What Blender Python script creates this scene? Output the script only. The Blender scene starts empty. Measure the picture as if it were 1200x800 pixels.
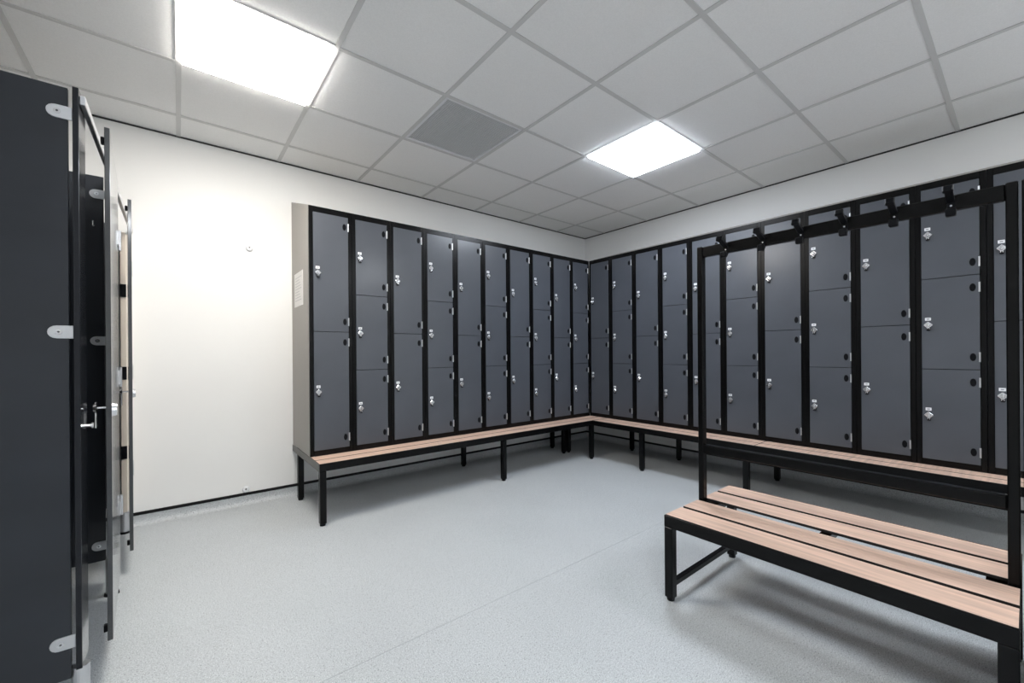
import bpy, bmesh, math, random
from mathutils import Matrix, Vector

# ------------------------------------------------------------------ camera
S = bpy.context.scene
COL = S.collection
YAW, ROLL, F_PX, CY_PX = 0.67703, -0.007, 486.52, 414.28
cam_data = bpy.data.cameras.new('camera')
cam = bpy.data.objects.new('camera', cam_data)
COL.objects.link(cam)
_r = Vector((math.cos(YAW), -math.sin(YAW), 0)); _f = Vector((math.sin(YAW), math.cos(YAW), 0)); _u = Vector((0, 0, 1))
_rx = _r * math.cos(ROLL) + _u * math.sin(ROLL)
_ux = _u * math.cos(ROLL) - _r * math.sin(ROLL)
_m = Matrix((( _rx.x, _ux.x, -_f.x, -3.5694), (_rx.y, _ux.y, -_f.y, -3.0628), (_rx.z, _ux.z, -_f.z, 1.0937), (0, 0, 0, 1)))
cam.matrix_world = _m
cam_data.sensor_width = 36.0
cam_data.lens = F_PX / 1200 * 36
cam_data.shift_y = (CY_PX - 400) / 1200
cam_data.clip_start = 0.05
S.camera = cam

# ------------------------------------------------------------------ world, light strength, exposure
W = bpy.data.worlds.new('world'); S.world = W; W.use_nodes = True
W.node_tree.nodes['Background'].inputs[0].default_value = (0.5, 0.5, 0.5, 1)
W.node_tree.nodes['Background'].inputs[1].default_value = 0.0
S.view_settings.view_transform = 'Standard'
S.view_settings.look = 'None'
S.view_settings.exposure = 0.0
S.view_settings.gamma = 1.0
S.view_settings.use_curve_mapping = False
LAMP_WARM, LAMP_COOL = (1.0, 0.95, 0.88), (0.88, 0.95, 1.05)
LAMP_POWER_LEFT, LAMP_POWER_RIGHT, LAMP_POWER_REAR = 41.0, 29.0, 33.0

# ------------------------------------------------------------------ room dimensions (metres)
CEIL = 2.581
YB, XR = 0.546, 0.564            # back wall and right wall
XL, YF = -5.20, -5.20            # walls out of view
GX, GY, GT = -1.161, -0.969, 0.6 # ceiling grid origin and pitch
ZB, ZT, ZS = 0.399, 2.117, 2.289 # locker bottom, front top, top of the slope at the wall
WL, WR = 0.28743, 0.29165        # locker widths along the two walls
DB = 0.24                        # bench depth in front of the lockers

# ------------------------------------------------------------------ materials
def srgb(r, g, b):
    f = lambda c: (c / 255 / 12.92) if c / 255 <= 0.04045 else ((c / 255 + 0.055) / 1.055) ** 2.4
    return (f(r), f(g), f(b), 1)

def mat(name, col, rough=0.5, metal=0.0, spec=0.5, var=0.0, vscale=6.0, bump=0.0, bscale=60.0, stretch=None, coat=0.0, coat_rough=0.2):
    m = bpy.data.materials.new(name); m.use_nodes = True
    nt = m.node_tree; b = nt.nodes['Principled BSDF']
    b.inputs['Roughness'].default_value = rough
    b.inputs['Metallic'].default_value = metal
    b.inputs['Specular IOR Level'].default_value = spec
    b.inputs['Coat Weight'].default_value = coat
    b.inputs['Coat Roughness'].default_value = coat_rough
    tc = nt.nodes.new('ShaderNodeTexCoord'); mp = nt.nodes.new('ShaderNodeMapping')
    nt.links.new(tc.outputs['Object'], mp.inputs[0])
    if stretch: mp.inputs['Scale'].default_value = stretch
    n = nt.nodes.new('ShaderNodeTexNoise'); n.inputs['Scale'].default_value = vscale; n.inputs['Detail'].default_value = 5
    nt.links.new(mp.outputs[0], n.inputs['Vector'])
    r = nt.nodes.new('ShaderNodeValToRGB')
    lo = tuple(c * (1 - var) for c in col[:3]) + (1,); hi = tuple(min(1, c * (1 + var)) for c in col[:3]) + (1,)
    r.color_ramp.elements[0].position = 0.3; r.color_ramp.elements[0].color = lo
    r.color_ramp.elements[1].position = 0.7; r.color_ramp.elements[1].color = hi
    nt.links.new(n.outputs['Fac'], r.inputs[0]); nt.links.new(r.outputs[0], b.inputs['Base Color'])
    if bump:
        n2 = nt.nodes.new('ShaderNodeTexNoise'); n2.inputs['Scale'].default_value = bscale; n2.inputs['Detail'].default_value = 3
        nt.links.new(mp.outputs[0], n2.inputs['Vector'])
        bp = nt.nodes.new('ShaderNodeBump'); bp.inputs['Strength'].default_value = bump; bp.inputs['Distance'].default_value = 0.002
        nt.links.new(n2.outputs['Fac'], bp.inputs['Height']); nt.links.new(bp.outputs[0], b.inputs['Normal'])
    return m

def emit_mat(name, col, power):
    m = bpy.data.materials.new(name); m.use_nodes = True
    nt = m.node_tree; nt.nodes.clear()
    e = nt.nodes.new('ShaderNodeEmission'); o = nt.nodes.new('ShaderNodeOutputMaterial')
    e.inputs[0].default_value = tuple(col) + (1,); e.inputs[1].default_value = power
    nt.links.new(e.outputs[0], o.inputs[0])
    return m

def floor_mat():
    m = mat('speckled_vinyl', srgb(183, 188, 191), rough=0.42, var=0.05, vscale=1.6)
    nt = m.node_tree; b = nt.nodes['Principled BSDF']
    ramp = [n for n in nt.nodes if n.bl_idname == 'ShaderNodeValToRGB'][0]
    tc = [n for n in nt.nodes if n.bl_idname == 'ShaderNodeTexCoord'][0]
    prev = ramp.outputs[0]
    for sc, lo, hi, colr in ((260, 0.57, 0.68, srgb(138, 143, 147)), (330, 0.56, 0.66, srgb(226, 229, 231)), (190, 0.64, 0.70, srgb(112, 116, 120))):
        n = nt.nodes.new('ShaderNodeTexNoise'); n.inputs['Scale'].default_value = sc; n.inputs['Detail'].default_value = 1
        nt.links.new(tc.outputs['Object'], n.inputs['Vector'])
        r = nt.nodes.new('ShaderNodeValToRGB'); r.color_ramp.elements[0].position = lo; r.color_ramp.elements[1].position = hi
        nt.links.new(n.outputs['Fac'], r.inputs[0])
        mx = nt.nodes.new('ShaderNodeMix'); mx.data_type = 'RGBA'
        nt.links.new(r.outputs[0], mx.inputs[0]); nt.links.new(prev, mx.inputs[6]); mx.inputs[7].default_value = colr
        prev = mx.outputs[2]
    nt.links.new(prev, b.inputs['Base Color'])
    return m

def wood_mat(name, along):
    st = (3, 60, 60) if along == 'x' else (60, 3, 60)
    m = mat(name, srgb(209, 179, 161), rough=0.45, var=0.20, vscale=1.0, stretch=st, bump=0.15, bscale=3.0)
    return m

M = {
    'wall':   mat('white_wall_paint', (0.87, 0.87, 0.86), rough=0.75, var=0.01, vscale=2, bump=0.05, bscale=140),
    'tile':   mat('mineral_ceiling_tile', (0.92, 0.92, 0.915), rough=0.9, spec=0.2, var=0.03, vscale=160, bump=0.15, bscale=220),
    'tbar':   mat('white_grid_metal', (0.66, 0.66, 0.655), rough=0.45),
    'plenum': mat('plenum_board', (0.35, 0.35, 0.35), rough=0.9),
    'shadowgap': mat('dark_edge_trim', (0.03, 0.03, 0.032), rough=0.6),
    'floor':  floor_mat(),
    'seam':   mat('weld_rod', srgb(168, 173, 177), rough=0.5),
    'cap':    mat('black_capping', (0.006, 0.006, 0.0065), rough=0.45, spec=0.2),
    'black':  mat('black_powder_coat', (0.0024, 0.0025, 0.0028), rough=0.26, spec=0.18, var=0.08, vscale=40),
    'doorgrey': mat('grey_laminate', srgb(70, 74, 82), rough=0.5, spec=0.4, var=0.10, vscale=3, bump=0.04, bscale=25, coat=0.6, coat_rough=0.22),
    'carcass': mat('grey_painted_steel', srgb(150, 146, 140), rough=0.45, var=0.03, vscale=4),
    'panel':  mat('dark_slate_laminate', srgb(37, 41, 48), rough=0.40, spec=0.3, var=0.14, vscale=2.2, stretch=(1, 1, 2.6), coat=0.4, coat_rough=0.15),
    'gloss': mat('dark_gloss_laminate', srgb(37, 40, 45), rough=0.25, var=0.06, vscale=3, coat=0.9, coat_rough=0.10),
    'chrome': mat('chrome', (0.72, 0.73, 0.75), rough=0.22, metal=1.0),
    'alu':    mat('satin_aluminium', (0.62, 0.63, 0.65), rough=0.38, metal=0.85),
    'white':  mat('white_plastic', (0.80, 0.81, 0.83), rough=0.4),
    'print':  mat('grey_print', (0.12, 0.12, 0.13), rough=0.6),
    'capblack': mat('black_plastic', (0.003, 0.0035, 0.005), rough=0.45, spec=0.12),
    'paper':  mat('white_paper', (0.78, 0.77, 0.75), rough=0.8),
    'faint':  mat('faint_print', (0.52, 0.52, 0.53), rough=0.8),
    'vent':   mat('grey_vent_metal', (0.80, 0.81, 0.82), rough=0.5),
    'ventdark': mat('vent_backing', (0.55, 0.56, 0.57), rough=0.8),
    'endgrey': mat('dark_grey_steel', srgb(92, 91, 89), rough=0.45, var=0.03, vscale=4),
    'beige':  mat('pale_beige_laminate', srgb(214, 204, 192), rough=0.4, var=0.03, vscale=5),
    'edge':   mat('dark_core_edge', srgb(30, 32, 37), rough=0.5, spec=0.25),
    'core':   mat('dark_laminate_core', (0.018, 0.016, 0.015), rough=0.6, spec=0.2),
    'woodx':  wood_mat('light_oak_x', 'x'),
    'woody':  wood_mat('light_oak_y', 'y'),
    'lamp_warm': emit_mat('lit_diffuser_warm', LAMP_WARM, LAMP_POWER_LEFT),
    'lamp_cool': emit_mat('lit_diffuser_cool', LAMP_COOL, LAMP_POWER_RIGHT),
    'lamp_rear': emit_mat('lit_diffuser_rear', (0.93, 0.965, 1.0), LAMP_POWER_REAR),
}

# ------------------------------------------------------------------ mesh helpers
def slat_box(b, x0, x1, y0, y1, z0, z1, wood):
    """laminate slat: wood faces, dark core edges"""
    n = len(b.bm.faces)
    b.use('core').box(x0, x1, y0, y1, z0, z1, bev=0.0012)
    b.use(wood); b.bm.faces.ensure_lookup_table()
    for f in b.bm.faces[n:]:
        f.normal_update()
        if abs(f.normal.z) > 0.9: f.material_index = b.cur
    return b

class MB:
    """collects shapes into one mesh"""
    def __init__(self):
        self.bm = bmesh.new(); self.mats = []; self.cur = 0
    def use(self, m):
        if m not in self.mats: self.mats.append(m)
        self.cur = self.mats.index(m); return self
    def _add(self, fn):
        n = len(self.bm.faces); fn()
        self.bm.faces.ensure_lookup_table()
        for f in self.bm.faces[n:]: f.material_index = self.cur
    def box(self, x0, x1, y0, y1, z0, z1, bev=0.0, mtx=None):
        t = bmesh.new()
        bmesh.ops.create_cube(t, size=1)
        for v in t.verts:
            v.co = Vector(((x0 + x1) / 2 + v.co.x * (x1 - x0), (y0 + y1) / 2 + v.co.y * (y1 - y0), (z0 + z1) / 2 + v.co.z * (z1 - z0)))
        if bev: bmesh.ops.bevel(t, geom=list(t.edges), offset=bev, segments=1, affect='EDGES', profile=0.5)
        return self.merge(t, mtx)
    def merge(self, t, mtx=None):
        if mtx is not None: bmesh.ops.transform(t, matrix=mtx, verts=t.verts)
        me = bpy.data.meshes.new('tmp'); t.to_mesh(me); t.free()
        self._add(lambda: self.bm.from_mesh(me))
        bpy.data.meshes.remove(me)
        return self
    def prism(self, pts, h, mtx=None, bev=0.0):
        """polygon pts in local xy, extruded 0..h along local z"""
        t = bmesh.new()
        lo = [t.verts.new((x, y, 0)) for x, y in pts]; hi = [t.verts.new((x, y, h)) for x, y in pts]
        t.faces.new(lo[::-1]); top = t.faces.new(hi)
        n = len(pts)
        for i in range(n): t.faces.new((lo[i], lo[(i + 1) % n], hi[(i + 1) % n], hi[i]))
        bmesh.ops.recalc_face_normals(t, faces=t.faces)
        if bev: bmesh.ops.bevel(t, geom=list(top.edges), offset=bev, segments=1, affect='EDGES', profile=0.5)
        return self.merge(t, mtx)
    def cyl(self, p0, p1, r, seg=16, r2=None, bev=0.0):
        p0, p1 = Vector(p0), Vector(p1); d = p1 - p0
        q = d.to_track_quat('Z', 'Y').to_matrix().to_4x4(); q.translation = p0
        r2 = r if r2 is None else r2
        t = bmesh.new()
        lo = [t.verts.new((r * math.cos(a), r * math.sin(a), 0)) for a in [2 * math.pi * i / seg for i in range(seg)]]
        hi = [t.verts.new((r2 * math.cos(a), r2 * math.sin(a), d.length)) for a in [2 * math.pi * i / seg for i in range(seg)]]
        t.faces.new(lo[::-1]); top = t.faces.new(hi)
        for i in range(seg): t.faces.new((lo[i], lo[(i + 1) % seg], hi[(i + 1) % seg], hi[i]))
        if bev: bmesh.ops.bevel(t, geom=list(top.edges), offset=bev, segments=2, affect='EDGES', profile=0.5)
        return self.merge(t, q)
    def mesh(self, name):
        me = bpy.data.meshes.new(name); self.bm.to_mesh(me); self.bm.free()
        for m in self.mats: me.materials.append(M[m])
        return me
    def build(self, name, parent=None, loc=(0, 0, 0), kind=None):
        return link(name, self.mesh(name), parent, loc, kind)

def link(name, data, parent=None, loc=(0, 0, 0), kind=None):
    o = bpy.data.objects.new(name, data); COL.objects.link(o)
    o.location = loc
    if parent is not None: o.parent = parent
    if kind: o['kind'] = kind
    return o

def thing(name, label, cat, loc=(0, 0, 0), group=None, rotz=0.0):
    o = bpy.data.objects.new(name, None); COL.objects.link(o)
    o.empty_display_size = 0.1
    o.location = loc; o.rotation_euler = (0, 0, rotz)
    o['label'] = label; o['category'] = cat
    if group: o['group'] = group
    return o

def copy_tree(o, parent=None):
    c = o.copy(); COL.objects.link(c)
    if parent is not None: c.parent = parent
    for ch in list(o.children): copy_tree(ch, c)
    return c

def ell(rx, ry, n=20):
    return [(rx * math.cos(2 * math.pi * i / n), ry * math.sin(2 * math.pi * i / n)) for i in range(n)]

def rrect(w, h, r, n=4):
    pts = []
    for cx, cy, a0 in ((w / 2 - r, h / 2 - r, 0), (-w / 2 + r, h / 2 - r, 90), (-w / 2 + r, -h / 2 + r, 180), (w / 2 - r, -h / 2 + r, 270)):
        for i in range(n + 1):
            a = math.radians(a0 + 90 * i / n); pts.append((cx + r * math.cos(a), cy + r * math.sin(a)))
    return pts

# local xy-plane shapes turned to face -Y (local z -> -Y, local y -> Z)
def face_minus_y(x, y, z): return Matrix(((1, 0, 0, x), (0, 0, -1, y), (0, 1, 0, z), (0, 0, 0, 1)))

# ------------------------------------------------------------------ room shell
MB().use('floor').box(XL, XR, YF, YB, -0.1, 0).build('floor', kind='structure')
fl = bpy.data.objects['floor']
MB().use('seam').box(-5.0, -0.3, -1.5775, -1.5745, 0.0, 0.0006).build('weld_seam', fl)
MB().use('wall').box(XL - 0.1, XR + 0.1, YB, YB + 0.1, -0.1, CEIL + 0.25).build('wall_back', kind='structure')
MB().use('wall').box(XR, XR + 0.1, YF - 0.1, YB, -0.1, CEIL + 0.25).build('wall_right', kind='structure')
MB().use('wall').box(XL - 0.1, XL, YF - 0.1, YB, -0.1, CEIL + 0.25).build('wall_left', kind='structure')
MB().use('wall').box(XL, XR, YF - 0.1, YF, -0.1, CEIL + 0.25).build('wall_front', kind='structure')

# ceiling: plenum slab, grid of T-bars and one object per tile
ceil = MB().use('plenum').box(XL, XR, YF, YB, CEIL + 0.16, CEIL + 0.24).build('ceiling', kind='structure')
xs = [GX + GT * i for i in range(-12, 8)]; ys = [GY + GT * j for j in range(-12, 8)]
g = MB().use('tbar')
for x in xs:
    if XL < x < XR:
        g.box(x - 0.012, x + 0.012, YF, YB, CEIL, CEIL + 0.003); g.box(x - 0.001, x + 0.001, YF, YB, CEIL + 0.003, CEIL + 0.035)
for y in ys:
    if YF < y < YB:
        for x in xs[:-1]:
            a, b = max(XL, x + 0.012), min(XR, x + GT - 0.012)
            if b - a > 0.01:
                g.box(a, b, y - 0.012, y + 0.012, CEIL, CEIL + 0.003); g.box(a, b, y - 0.001, y + 0.001, CEIL + 0.003, CEIL + 0.03)
g.build('grid_bars', ceil)
LIGHTS = {(-4, 0): 'lamp_warm', (0, -1): 'lamp_cool', (-4, -5): 'lamp_rear', (0, -6): 'lamp_rear'}
VENT = (-2, 0)
full = MB().use('tile').box(-0.293, 0.293, -0.293, 0.293, 0.004, 0.019, bev=0.002).mesh('ceiling_tile')
for i in range(-8, 4):
    for j in range(-8, 4):
        if (i, j) in LIGHTS or (i, j) == VENT: continue
        x0, x1 = max(XL + 0.006, GX + GT * i + 0.007), min(XR - 0.006, GX + GT * (i + 1) - 0.007)
        y0, y1 = max(YF + 0.006, GY + GT * j + 0.007), min(YB - 0.006, GY + GT * (j + 1) - 0.007)
        if x1 - x0 < 0.02 or y1 - y0 < 0.02: continue
        cx, cy = (x0 + x1) / 2, (y0 + y1) / 2
        if x1 - x0 > 0.58 and y1 - y0 > 0.58:
            link('ceiling_tile', full, ceil, (cx, cy, CEIL))
        else:
            MB().use('tile').box(x0 - cx, x1 - cx, y0 - cy, y1 - cy, 0.004, 0.019, bev=0.002).build('ceiling_tile', ceil, (cx, cy, CEIL))
# dark shadow-gap angle where ceiling meets the walls
MB().use('shadowgap').box(XL, XR, YB - 0.006, YB, CEIL - 0.006, CEIL + 0.003).build('trim_1', kind='structure')
MB().use('shadowgap').box(XR - 0.006, XR, YF, YB - 0.006, CEIL - 0.006, CEIL + 0.003).build('trim_2', kind='structure')

# coved vinyl skirting with black capping strip
def cove(name, axis):
    H, R = 0.068, 0.040
    prof = [(0, 0)] + [(-R + R * math.sin(a), R - R * math.cos(a)) for a in [math.radians(t) for t in (0, 18, 36, 54, 72, 90)]]
    prof = [(-R, 0.0005)] + [(-R + (R - 0.004) * math.sin(math.radians(t)), (R) * (1 - math.cos(math.radians(t))) + 0.0005) for t in (15, 30, 45, 60, 75, 90)] + [(-0.004, H), (0, H), (0, 0.0005)]
    b = MB().use('floor')
    if axis == 'x': L = XR - XL; mt = Matrix(((0, 0, 1, XL), (1, 0, 0, YB), (0, 1, 0, 0), (0, 0, 0, 1)))
    else: L = YB - YF - 0.042; mt = Matrix(((1, 0, 0, XR), (0, 0, 1, YF), (0, 1, 0, 0), (0, 0, 0, 1)))
    b.prism(prof, L, mt)
    o = b.build(name, kind='structure')
    c = MB().use('cap')
    if axis == 'x': c.box(XL, XR, YB - 0.007, YB, H, H + 0.020, bev=0.001)
    else: c.box(XR - 0.007, XR, YF, YB - 0.008, H, H + 0.020, bev=0.001)
    c.build('capping_strip', o)
cove('baseboard_back', 'x'); cove('baseboard_right', 'y')

# ------------------------------------------------------------------ ceiling lights and vent
def ceiling_light(i, j, label, m):
    cx, cy = GX + GT * (i + 0.5), GY + GT * (j + 0.5)
    t = thing('ceiling_light', label, 'light', (cx, cy, CEIL), 'square light panels in the ceiling grid')
    b = MB().use('white'); h = 0.2985; w = 0.013
    for s in (-1, 1):
        b.box(-h, h, *sorted((s * h, s * (h - w))), 0.0035, 0.012); b.box(*sorted((s * h, s * (h - w))), -h + w, h - w, 0.0035, 0.012)
    b.build('frame', t)
    MB().use(m).box(-h + w, h - w, -h + w, h - w, -0.011, 0.011, bev=0.001).build('diffuser', t)  # shaped to hang proud: added glowing sides brighten the ceiling and upper walls
ceiling_light(-4, 0, 'square lit ceiling panel above the white wall, the larger looking one at left', 'lamp_warm')
ceiling_light(0, -1, 'square lit ceiling panel nearest the locker corner, the smaller looking one', 'lamp_cool')
ceiling_light(-4, -5, 'square lit ceiling panel behind the camera on the cubicle side', 'lamp_rear')
ceiling_light(0, -6, 'square lit ceiling panel behind the camera on the right locker side', 'lamp_rear')

t = thing('ceiling_vent', 'grey square egg-crate air vent set between the white ceiling tiles', 'vent', (GX + GT * (VENT[0] + 0.5), GY + GT * (VENT[1] + 0.5), CEIL))
b = MB().use('white'); h, w = 0.2985, 0.030
for s in (-1, 1):
    b.box(-h, h, *sorted((s * h, s * (h - w))), 0.0032, 0.012, bev=0.001); b.box(*sorted((s * h, s * (h - w))), -h + w, h - w, 0.0032, 0.012, bev=0.001)
b.build('frame', t)
b = MB().use('vent'); k = h - w; n = 40
for q in range(1, n):
    p = -k + 2 * k * q / n
    b.box(p - 0.0016, p + 0.0016, -k, k, 0.007, 0.011); b.box(-k, k, p - 0.0016, p + 0.0016, 0.007, 0.011)
b.build('grille', t, kind='stuff')
MB().use('ventdark').box(-k - 0.02, k + 0.02, -k - 0.02, k + 0.02, 0.014, 0.018).build('backing', t)

# ------------------------------------------------------------------ lockers
FT, FS, FB = 0.040, 0.0255, 0.036     # frame: top, stile, bottom
LOCK_X = 0.030                        # lock centre from the free edge of the door

lock_mesh = {}
def lock_parts():
    b = MB().use('chrome')
    s = 0.0185
    b.prism(rrect(2 * s * 0.86, 2 * s * 0.86, 0.005, 2), 0.011, face_minus_y(0, 0, 0) @ Matrix.Rotation(math.radians(45), 4, 'Z'), bev=0.002)
    b.cyl((0, -0.011, 0), (0, -0.019, 0), 0.0105, 14, 0.009)
    b.box(-0.0035, 0.0035, -0.023, -0.017, -0.012, 0.010, bev=0.0015)
    b.use('capblack').prism(rrect(0.018, 0.020, 0.005, 2), 0.008, face_minus_y(0.001, 0, -0.024))
    b.use('chrome').cyl((-0.004, -0.011, -0.017), (-0.004, -0.011, -0.026), 0.0025, 8).cyl((0.005, -0.011, -0.017), (0.005, -0.011, -0.026), 0.0025, 8)
    lock_mesh['lock'] = b.mesh('lock')
    b = MB().use('white').prism(rrect(0.026, 0.018, 0.002, 2), 0.002, face_minus_y(0, 0, 0))
    b.use('print').box(-0.006, 0.006, -0.0025, -0.002, -0.002, 0.002)
    lock_mesh['number_tag'] = b.mesh('number_tag')
    b = MB().use('alu').box(-0.003, 0.003, -0.003, 0.001, -0.028, 0.028, bev=0.0008)
    b.cyl((0.0025, -0.003, -0.028), (0.0025, -0.003, 0.028), 0.0024, 8)
    lock_mesh['hinge'] = b.mesh('hinge')
    lock_mesh['hinge_cap'] = MB().use('capblack').prism(ell(0.0125, 0.023), 0.003, face_minus_y(0, 0, 0), bev=0.001).mesh('hinge_cap')
lock_parts()

carc_cache = {}
def locker(run, w, ndoors, label):
    """local frame: x along the run (0..w), y into the wall, z from the locker bottom"""
    t = thing('locker', label, 'locker', (0, 0, ZB), 'black framed grey lockers along both walls')
    H = ZT - ZB; HS = ZS - ZB; D = (YB if run == 'L' else XR) - 0.004
    key = (run, ndoors)
    if key not in carc_cache:
        e = 0.0008
        # body with sloping top
        b = MB().use('carcass')
        prof = [(0.021, 0.0), (D, 0.0), (D, HS), (0.021, H + (HS - H) * 0.021 / D)]
        b.prism(prof, w - 2 * e, Matrix(((0, 0, 1, e), (1, 0, 0, 0), (0, 1, 0, 0), (0, 0, 0, 1))))
        body = b.mesh('carcass')
        b = MB().use('black')
        b.box(e, FS, 0, 0.0205, 0, H, bev=0.0015).box(w - FS, w - e, 0, 0.0205, 0, H, bev=0.0015)
        b.box(FS, w - FS, 0.0005, 0.0205, H - FT, H, bev=0.001).box(FS, w - FS, 0.0005, 0.0205, 0, FB, bev=0.001)
        fr = b.mesh('frame')
        dh = (H - FT - FB) / ndoors
        dm = MB().use('doorgrey').box(-(w - 2 * FS) / 2 + 0.0015, (w - 2 * FS) / 2 - 0.0015, -0.004, 0.010, -dh / 2 + 0.0016, dh / 2 - 0.0016, bev=0.0012).mesh('door')
        bk = MB().use('black').box(FS, w - FS, 0.011, 0.0205, FB, H - FT).mesh('door_stop')
        carc_cache[key] = (body, fr, dm, dh, bk)
    body, fr, dm, dh, bk = carc_cache[key]
    link('carcass', body, t); link('frame', fr, t); link('door_stop', bk, t)
    for k in range(ndoors):
        zc = H - FT - dh * (k + 0.5)
        d = link('door', dm, t, (w / 2, 0, zc))
        dw = w - 2 * FS
        link('lock', lock_mesh['lock'], d, (-dw / 2 + LOCK_X, -0.004, -0.006))
        link('number_tag', lock_mesh['number_tag'], d, (-dw / 2 + LOCK_X - 0.001, -0.004, 0.030))
        for s in (-1, 1):
            link('hinge', lock_mesh['hinge'], d, (dw / 2 - 0.003, -0.004, s * (dh / 2 - 0.073)))
            link('hinge_cap', lock_mesh['hinge_cap'], d, (dw / 2 - 0.028, -0.004, s * (dh / 2 - 0.073)))
    return t

ORD = ['first', 'second', 'third', 'fourth', 'fifth', 'sixth', 'seventh', 'eighth', 'ninth', 'tenth', 'eleventh']
for k in range(10):
    nd = 2 if k % 2 == 0 else 3
    dn = 'two-door' if nd == 2 else 'three-door'
    if k == 0: lab = 'two-door grey locker at the left end beside the white wall'
    elif k == 9: lab = 'three-door grey locker at the corner end of the back wall row'
    else: lab = f'{dn} grey locker, {ORD[k]} from the left end of the back wall row'
    l = locker('L', WL, nd, lab)
    l.location = (-WL * (10 - k), 0, ZB)
for k in range(11):
    nd = 2 if k % 2 == 0 else 3
    dn = 'two-door' if nd == 2 else 'three-door'
    if k == 0: lab = 'two-door grey locker at the corner end of the right wall row'
    elif k == 10: lab = 'two-door grey locker half hidden behind the right post of the coat rail'
    else: lab = f'{dn} grey locker, {ORD[k]} from the corner along the right wall'
    l = locker('R', WR, nd, lab)
    l.location = (0, -WR * k, ZB); l.rotation_euler = (0, 0, -math.pi / 2)

# notice sheet on the end side of the first locker
xe = -10 * WL
t = thing('notice_sheet', 'white paper notice stuck on the grey end side of the left locker', 'notice', (xe, 0.31, 1.58))
MB().use('paper').box(-0.0012, 0.0006, -0.135, 0.135, -0.125, 0.125).build('sheet', t)
b = MB().use('faint')
for r in range(9):
    ww = 0.20 - 0.02 * ((r * 7) % 4)
    b.box(-0.0016, -0.0012, 0.105 - ww, 0.105, 0.085 - r * 0.021, 0.090 - r * 0.021)
b.build('printed_lines', t)

# ------------------------------------------------------------------ locker stands with bench seats
def leg_mesh(h, s=0.040):
    b = MB().use('black').box(-s / 2, s / 2, -s / 2, s / 2, 0.014, h, bev=0.0025)
    b.use('capblack').cyl((0, 0, 0), (0, 0, 0.012), s * 0.42, 14, s * 0.46).cyl((0, 0, 0.012), (0, 0, 0.016), s * 0.3, 10)
    return b.mesh('leg')
RH = 0.050    # rail height
LEG = leg_mesh(ZB - RH)
SW = (DB - 0.008 - 0.008) / 2

def stand(name, label, L, D, legs, wood, end0=True, joint=0.0, seat0=0.0):
    """local x along the run 0..L, y = 0 at the locker front, front edge at -DB"""
    t = thing('locker_bench', label, 'bench', (0, 0, 0), 'bench stands carrying the lockers')
    b = MB().use('black')
    b.box(seat0, L, -DB, -DB + 0.006, ZB - RH, ZB - 0.001, bev=0.001)
    b.box(seat0, L, -DB + 0.006, -DB + 0.04, ZB - RH, ZB - 0.023)
    b.build('front_rail', t)
    b = MB().use('black').box(seat0 + 0.002 * (seat0 > 0), L, D - 0.17, D - 0.13, ZB - RH, ZB - 0.002, bev=0.002)
    b.build('back_rail', t)
    MB().use('black').box(seat0, L, -0.03, 0.01, ZB - RH, ZB - 0.024).build('middle_rail', t)
    b = MB().use('endgrey' if end0 else 'black').box(seat0 + 0.002 * (seat0 > 0), seat0 + 0.04, -DB + 0.04, D - 0.17, ZB - RH, ZB - 0.024)
    if end0: b.box(-0.004, 0.0, -DB, D - 0.005, ZB - RH, ZB - 0.001, bev=0.001)
    b.build('end_rail', t)
    bb = MB().use('black')
    for x, y in legs:
        if y < 0 and x > 0.06 and x < L - 0.06: bb.box(x - 0.02, x + 0.02, -DB + 0.04, D - 0.17, ZB - RH + 0.002, ZB - 0.026)
    if bb.bm.faces: bb.build('cross_rail', t)
    for k in range(2):
        y0 = -DB + 0.007 + k * (SW + 0.008)
        slat_box(MB(), seat0 + 0.002, L - joint, y0, y0 + SW, ZB - 0.022, ZB - 0.0005, wood).build('slat', t)
    MB().use('black').box(seat0 + 0.042, L, 0.012, D - 0.005, ZB - 0.012, ZB - 0.002).build('shade_sheet', t)  # black sheet added under the lockers to deepen the shade below
    for x, y in legs: link('leg', LEG, t, (x, y, 0))
    return t
yb = YB - 0.15
# back wall run, from the left end into the corner
LB = 10 * WL + 0.0
yfr = -DB + 0.021
s1 = stand('b', 'long slatted bench stand under the back wall lockers', LB, YB,
      [(0.022, yfr), (0.022, yb), (1.49, yfr), (1.47, yb), (LB - 0.235, yfr), (LB - 0.20, yb), (LB - 0.21, 0.13), (LB - 0.285, 0.13)], 'woodx')
s1.location = (-LB, 0, 0)
# right wall run: two stands that meet at the joint in the slats
LJ = 1.78
s2 = stand('r', 'slatted bench stand under the right wall lockers next to the corner', LJ, XR,
      [(0.19 + 0.62, yfr), (LJ - 0.06, yfr), (0.27, XR - 0.17), (0.83, XR - 0.17), (LJ - 0.06, XR - 0.17)], 'woody', end0=False, joint=0.002, seat0=DB)
s2.rotation_euler = (0, 0, -math.pi / 2)
s3 = stand('r', 'slatted bench stand under the right wall lockers behind the coat rail bench', 1.46, XR,
      [(1.41, yfr), (1.41, XR - 0.17)], 'woody', end0=False)
s3.location = (0, -LJ, 0); s3.rotation_euler = (0, 0, -math.pi / 2)

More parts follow.
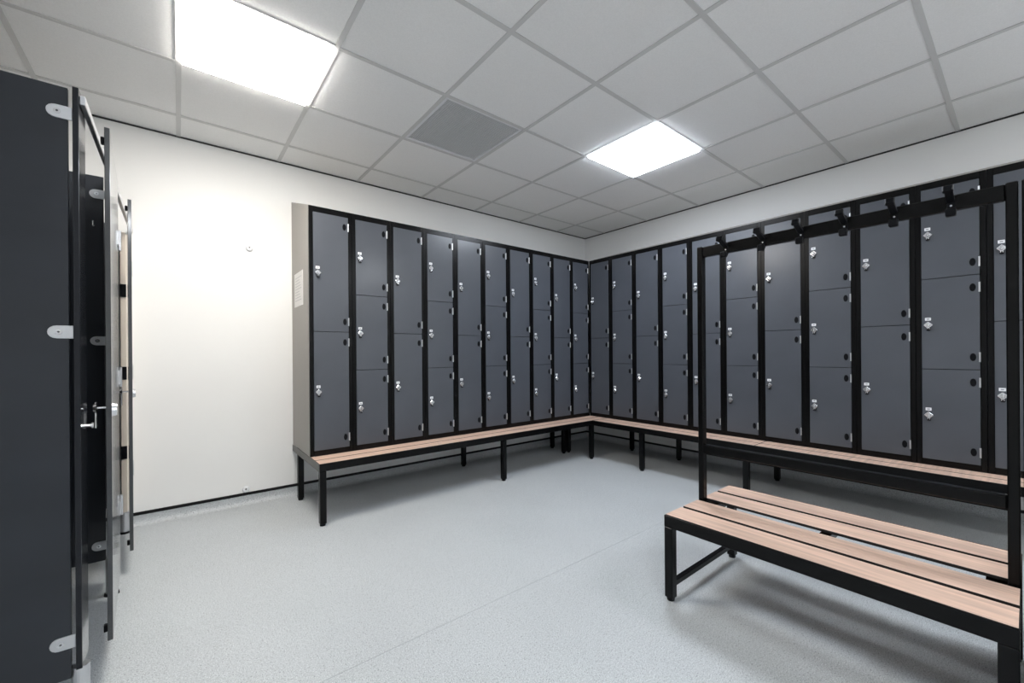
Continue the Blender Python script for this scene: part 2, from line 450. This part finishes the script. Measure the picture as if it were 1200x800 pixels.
# ------------------------------------------------------------------ island bench with coat rail
def island():
    """origin at floor under the far front corner; x = depth (0..SD), y runs toward -y"""
    SD, SL, SZ = 0.645, 1.000, 0.376
    t = thing('coat_bench', 'freestanding slatted bench with black posts and a coat rail', 'bench', (-1.893, -2.046, 0), 'island benches with coat rails')
    rh = 0.052
    for x0, x1, nm in ((0, 0.036, 'front_rail'), (SD - 0.036, SD, 'rear_rail')):
        b = MB().use('black')
        lip = (0, 0.007) if x0 == 0 else (SD - 0.007, SD)
        b.box(lip[0], lip[1], -SL, 0, SZ - rh, SZ - 0.001, bev=0.0015)
        b.box(x0 + (0.007 if x0 == 0 else 0), x1 - (0 if x0 == 0 else 0.007), -SL, 0, SZ - rh, SZ - 0.023)
        b.build(nm, t)
    for y in (0, -SL + 0.036):
        MB().use('black').box(0.036, SD - 0.036, y - 0.036, y, SZ - rh, SZ - 0.024, bev=0.0015).build('end_rail', t)
        MB().use('black').box(0.038, SD - 0.038, y - 0.030, y - 0.006, 0.056, 0.080, bev=0.0015).build('stretcher', t)
    for y in (-0.055, -0.50, -0.945):
        MB().use('black').box(0.036, SD - 0.036, y - 0.018, y + 0.018, SZ - 0.047, SZ - 0.018).build('cross_rail', t)
    lm = leg_mesh(SZ - rh, 0.038)
    for x in (0.019, SD - 0.019):
        for y in (-0.019, -SL + 0.019): link('leg', lm, t, (x, y, 0))
    sw, gp = 0.133, 0.020
    for x in (0.0085, 0.0085 + sw + gp, SD - 0.0085 - 2 * sw - gp, SD - 0.0085 - sw):
        slat_box(MB(), x, x + sw, -SL + 0.001, -0.001, SZ - 0.011, SZ, 'woody').build('slat', t)
    px, pt = 0.325, 1.608
    for y in (-0.013, -SL + 0.013):
        MB().use('black').box(px - 0.018, px + 0.018, y - 0.013, y + 0.013, SZ - rh, pt, bev=0.003).build('post', t)
    rail = MB().use('black').box(px - 0.012, px + 0.012, -SL + 0.026, -0.026, pt - 0.052, pt - 0.002, bev=0.003).build('coat_rail', t)
    MB().use('black').box(px - 0.017, px + 0.017, -SL + 0.026, -0.026, 0.604, 0.646, bev=0.004).build('middle_rail', t)
    # double coat hook
    b = MB().use('capblack')
    b.box(-0.004, 0, -0.010, 0.010, -0.030, 0.026, bev=0.001)
    up = Matrix.Translation((-0.004, 0, 0.012)) @ Matrix.Rotation(math.radians(21), 4, 'Y')
    b.box(-0.062, 0.0, -0.009, 0.011, -0.007, 0.007, bev=0.002, mtx=up)
    b.box(-0.072, -0.059, -0.011, 0.015, -0.010, 0.014, bev=0.003, mtx=up)
    b.box(-0.030, 0.0, -0.009, 0.009, -0.034, -0.020, bev=0.002)
    b.box(-0.038, -0.018, -0.014, 0.011, -0.044, -0.018, bev=0.003)
    b.use('alu').cyl((-0.004, 0, -0.004), (-0.006, 0, -0.004), 0.003, 8)
    hook = b.mesh('coat_hook')
    for y in (-2.183, -2.340, -2.482, -2.624, -2.766, -2.905):
        link('coat_hook', hook, rail, (px - 0.012, y + 2.046, pt - 0.034))
    return t
ib = island()
ib2 = copy_tree(ib)
ib2.location = (-1.893, -2.046 - 1.000 - 0.006, 0)
ib2['label'] = 'next coat rail bench end to end with the first, a sliver at the right edge'

# ------------------------------------------------------------------ cubicle row at left
XC = -3.807; TH = 0.014
cub = thing('cubicle_row', 'row of dark laminate changing cubicles with doors ajar', 'cubicle', (XC, -0.3, 0))
OX, OY = XC, -0.3
def dark_ends(b):
    b.use('edge')
    for f in b.bm.faces:
        f.normal_update()
        if f.normal.y < -0.9: f.material_index = b.cur
    return b
def cb(name, b, parent=None):
    """builds world-coordinate meshes as children of the cubicle row"""
    bmesh.ops.translate(b.bm, verts=b.bm.verts, vec=(-OX, -OY, 0))
    return b.build(name, parent or cub)
PT, PB = 1.912, 0.170
def stadium(w, h, n=8):
    r = h / 2
    return [(w, -r), (w, r)] + [(r - r * math.sin(math.pi * i / n), r * math.cos(math.pi * i / n)) for i in range(n + 1)]
def brackets(par, x_edge, y, zs):
    for z in zs:
        w, h = 0.056, 0.040
        b = MB().use('alu').prism(stadium(w, h), 0.004, face_minus_y(x_edge - 0.046, y, z), bev=0.001)
        b.use('chrome').cyl((x_edge - 0.046 + 0.024, y - 0.004, z), (x_edge - 0.022, y - 0.0065, z), 0.008, 14)
        b.use('print').cyl((x_edge - 0.046 + 0.024, y - 0.0066, z), (x_edge - 0.022, y - 0.0072, z), 0.003, 8)
        cb('bracket', b, par)
rows = [(-1.205, 'end_panel', -1.215, 0.115), (-0.42, 'partition_panel', -0.490, 0.215), (0.47, 'partition_panel', None, 0)]
for yp, nm, y0, pw in rows:
    xe2 = XC - TH - 0.011 - (0.03 if y0 is None else 0)
    p = cb(nm, MB().use('panel').box(-5.05, xe2, yp, yp + TH, (0.10 if nm == 'end_panel' else PB - 0.005), PT + (0.012 if nm == 'end_panel' else 0), bev=0.001))
    if nm == 'end_panel': brackets(p, xe2, yp, (1.845, 1.17, 0.215))
    else: brackets(p, xe2, yp, (1.83, 1.165, 0.235))
    if y0 is None:
        post = cb('wall_post', MB().use('beige').box(-3.847, -3.819, 0.440, 0.542, 0.13, 1.86, bev=0.002))
        for z in (1.50, 0.99, 0.50): cb('hinge_block', MB().use('capblack').box(-3.8472, -3.8188, 0.434, 0.4395, z - 0.04, z + 0.04, bev=0.001), post)
        b = MB().use('alu').cyl((-3.833, 0.45, 0.012), (-3.833, 0.45, 0.13), 0.021, 20).use('capblack').cyl((-3.833, 0.45, 0), (-3.833, 0.45, 0.012), 0.027, 20, 0.025)
        cb('foot', b, post)
        continue
    pil = cb('pilaster', dark_ends(MB().use('gloss').box(XC - TH, XC, y0, y0 + pw, (0.125 if nm == 'end_panel' else PB), PT + (0.018 if nm == 'end_panel' else 0), bev=0.001)))
    yc = yp + TH / 2 + (0.012 if nm == 'end_panel' else 0)
    b = MB().use('alu').cyl((XC - TH / 2, yc, 0.012), (XC - TH / 2, yc, (0.125 if nm == 'end_panel' else PB)), 0.021, 20).use('capblack').cyl((XC - TH / 2, yc, 0), (XC - TH / 2, yc, 0.012), 0.027, 20, 0.025)
    cb('foot', b, pil)
rl = cb('headrail', MB().use('alu').box(XC + 0.0005, XC + 0.014, -1.205, YB - 0.003, PT - 0.028, PT, bev=0.002))
# chrome stop stud and lock keep on first pilaster
b = MB().use('chrome').cyl((XC, -1.13, 0.868), (XC + 0.014, -1.13, 0.868), 0.005, 10).cyl((XC + 0.014, -1.13, 0.868), (XC + 0.020, -1.13, 0.868), 0.010, 12)
cb('door_stop', b)
# hook inside the first cubicle
def coat_peg(x, y, z):
    b = MB().use('chrome').cyl((x, y, z), (x, y - 0.03, z), 0.004, 8).cyl((x, y - 0.03, z), (x, y - 0.03, z + 0.02), 0.004, 8)
    cb('coat_peg', b)
coat_peg(-3.862, -0.42, 1.68)
# doors: (hinge x, hinge y, free x, free y)
def door(hx, hy, fx, fy):
    v = Vector((fx - hx, fy - hy, 0)); L = v.length; v.normalize()
    n = Vector((v.y, -v.x, 0))            # side facing the cubicle interior (towards -x)
    if n.x > 0: n = -n
    mt = Matrix(((v.x, n.x, 0, hx), (v.y, n.y, 0, hy), (0, 0, 1, 0), (0, 0, 0, 1)))
    b = MB().use('gloss').box(0, L, -TH / 2, TH / 2, 0.117, 1.882, bev=0.001, mtx=mt)
    d = cb('door', dark_ends(b))
    for z in (1.84, 0.155):
        cb('bumper', MB().use('capblack').box(L - 0.03, L - 0.012, TH / 2, TH / 2 + 0.010, z - 0.012, z + 0.012, bev=0.002, mtx=mt), d)
    # thumb turn inside, indicator bolt outside
    b = MB().use('chrome')
    P = lambda a, c, z: mt @ Vector((a, c, z))
    b.cyl(P(L - 0.05, TH / 2, 0.915), P(L - 0.05, TH / 2 + 0.032, 0.915), 0.004, 8)
    b.cyl(P(L - 0.05, TH / 2 + 0.026, 0.915), P(L - 0.05, TH / 2 + 0.034, 0.915), 0.019, 16, 0.014)
    b.box(L - 0.056, L - 0.044, TH / 2 + 0.024, TH / 2 + 0.030, 0.845, 0.935, bev=0.002, mtx=mt)
    cb('lock', b, d)
    b = MB().use('chrome').cyl(P(L - 0.05, -TH / 2, 0.905), P(L - 0.05, -TH / 2 - 0.012, 0.905), 0.024, 16, 0.020)
    cb('indicator', b, d)
    for z in (1.62, 0.42, 1.0):
        b = MB().use('alu').box(-0.03, 0.06, -TH / 2 - 0.003, -TH / 2, z - 0.03, z + 0.03, mtx=mt)
        b.cyl(P(-0.004, -TH / 2 - 0.004, z - 0.045), P(-0.004, -TH / 2 - 0.004, z + 0.045), 0.006, 10)
        cb('hinge', b, d)
    return d
door(-3.786, -0.480, -3.757, -1.078)
door(-3.799, 0.330, -3.757, -0.235)

# ------------------------------------------------------------------ small wall fittings
def wall_button(x, z, label):
    t = thing('wall_stop', label, 'wall stop', (x, YB, z))
    MB().use('white').cyl((0, 0, 0), (0, -0.016, 0), 0.024, 20, 0.019, bev=0.004).build('disc', t)
    MB().use('print').cyl((0, -0.016, 0.004), (0, -0.0175, 0.004), 0.006, 10).build('screw', t)
wall_button(-3.156, 1.886, 'small round white wall stop high on the bare wall')
wall_button(-3.188, 0.112, 'small round white wall stop low above the skirting')
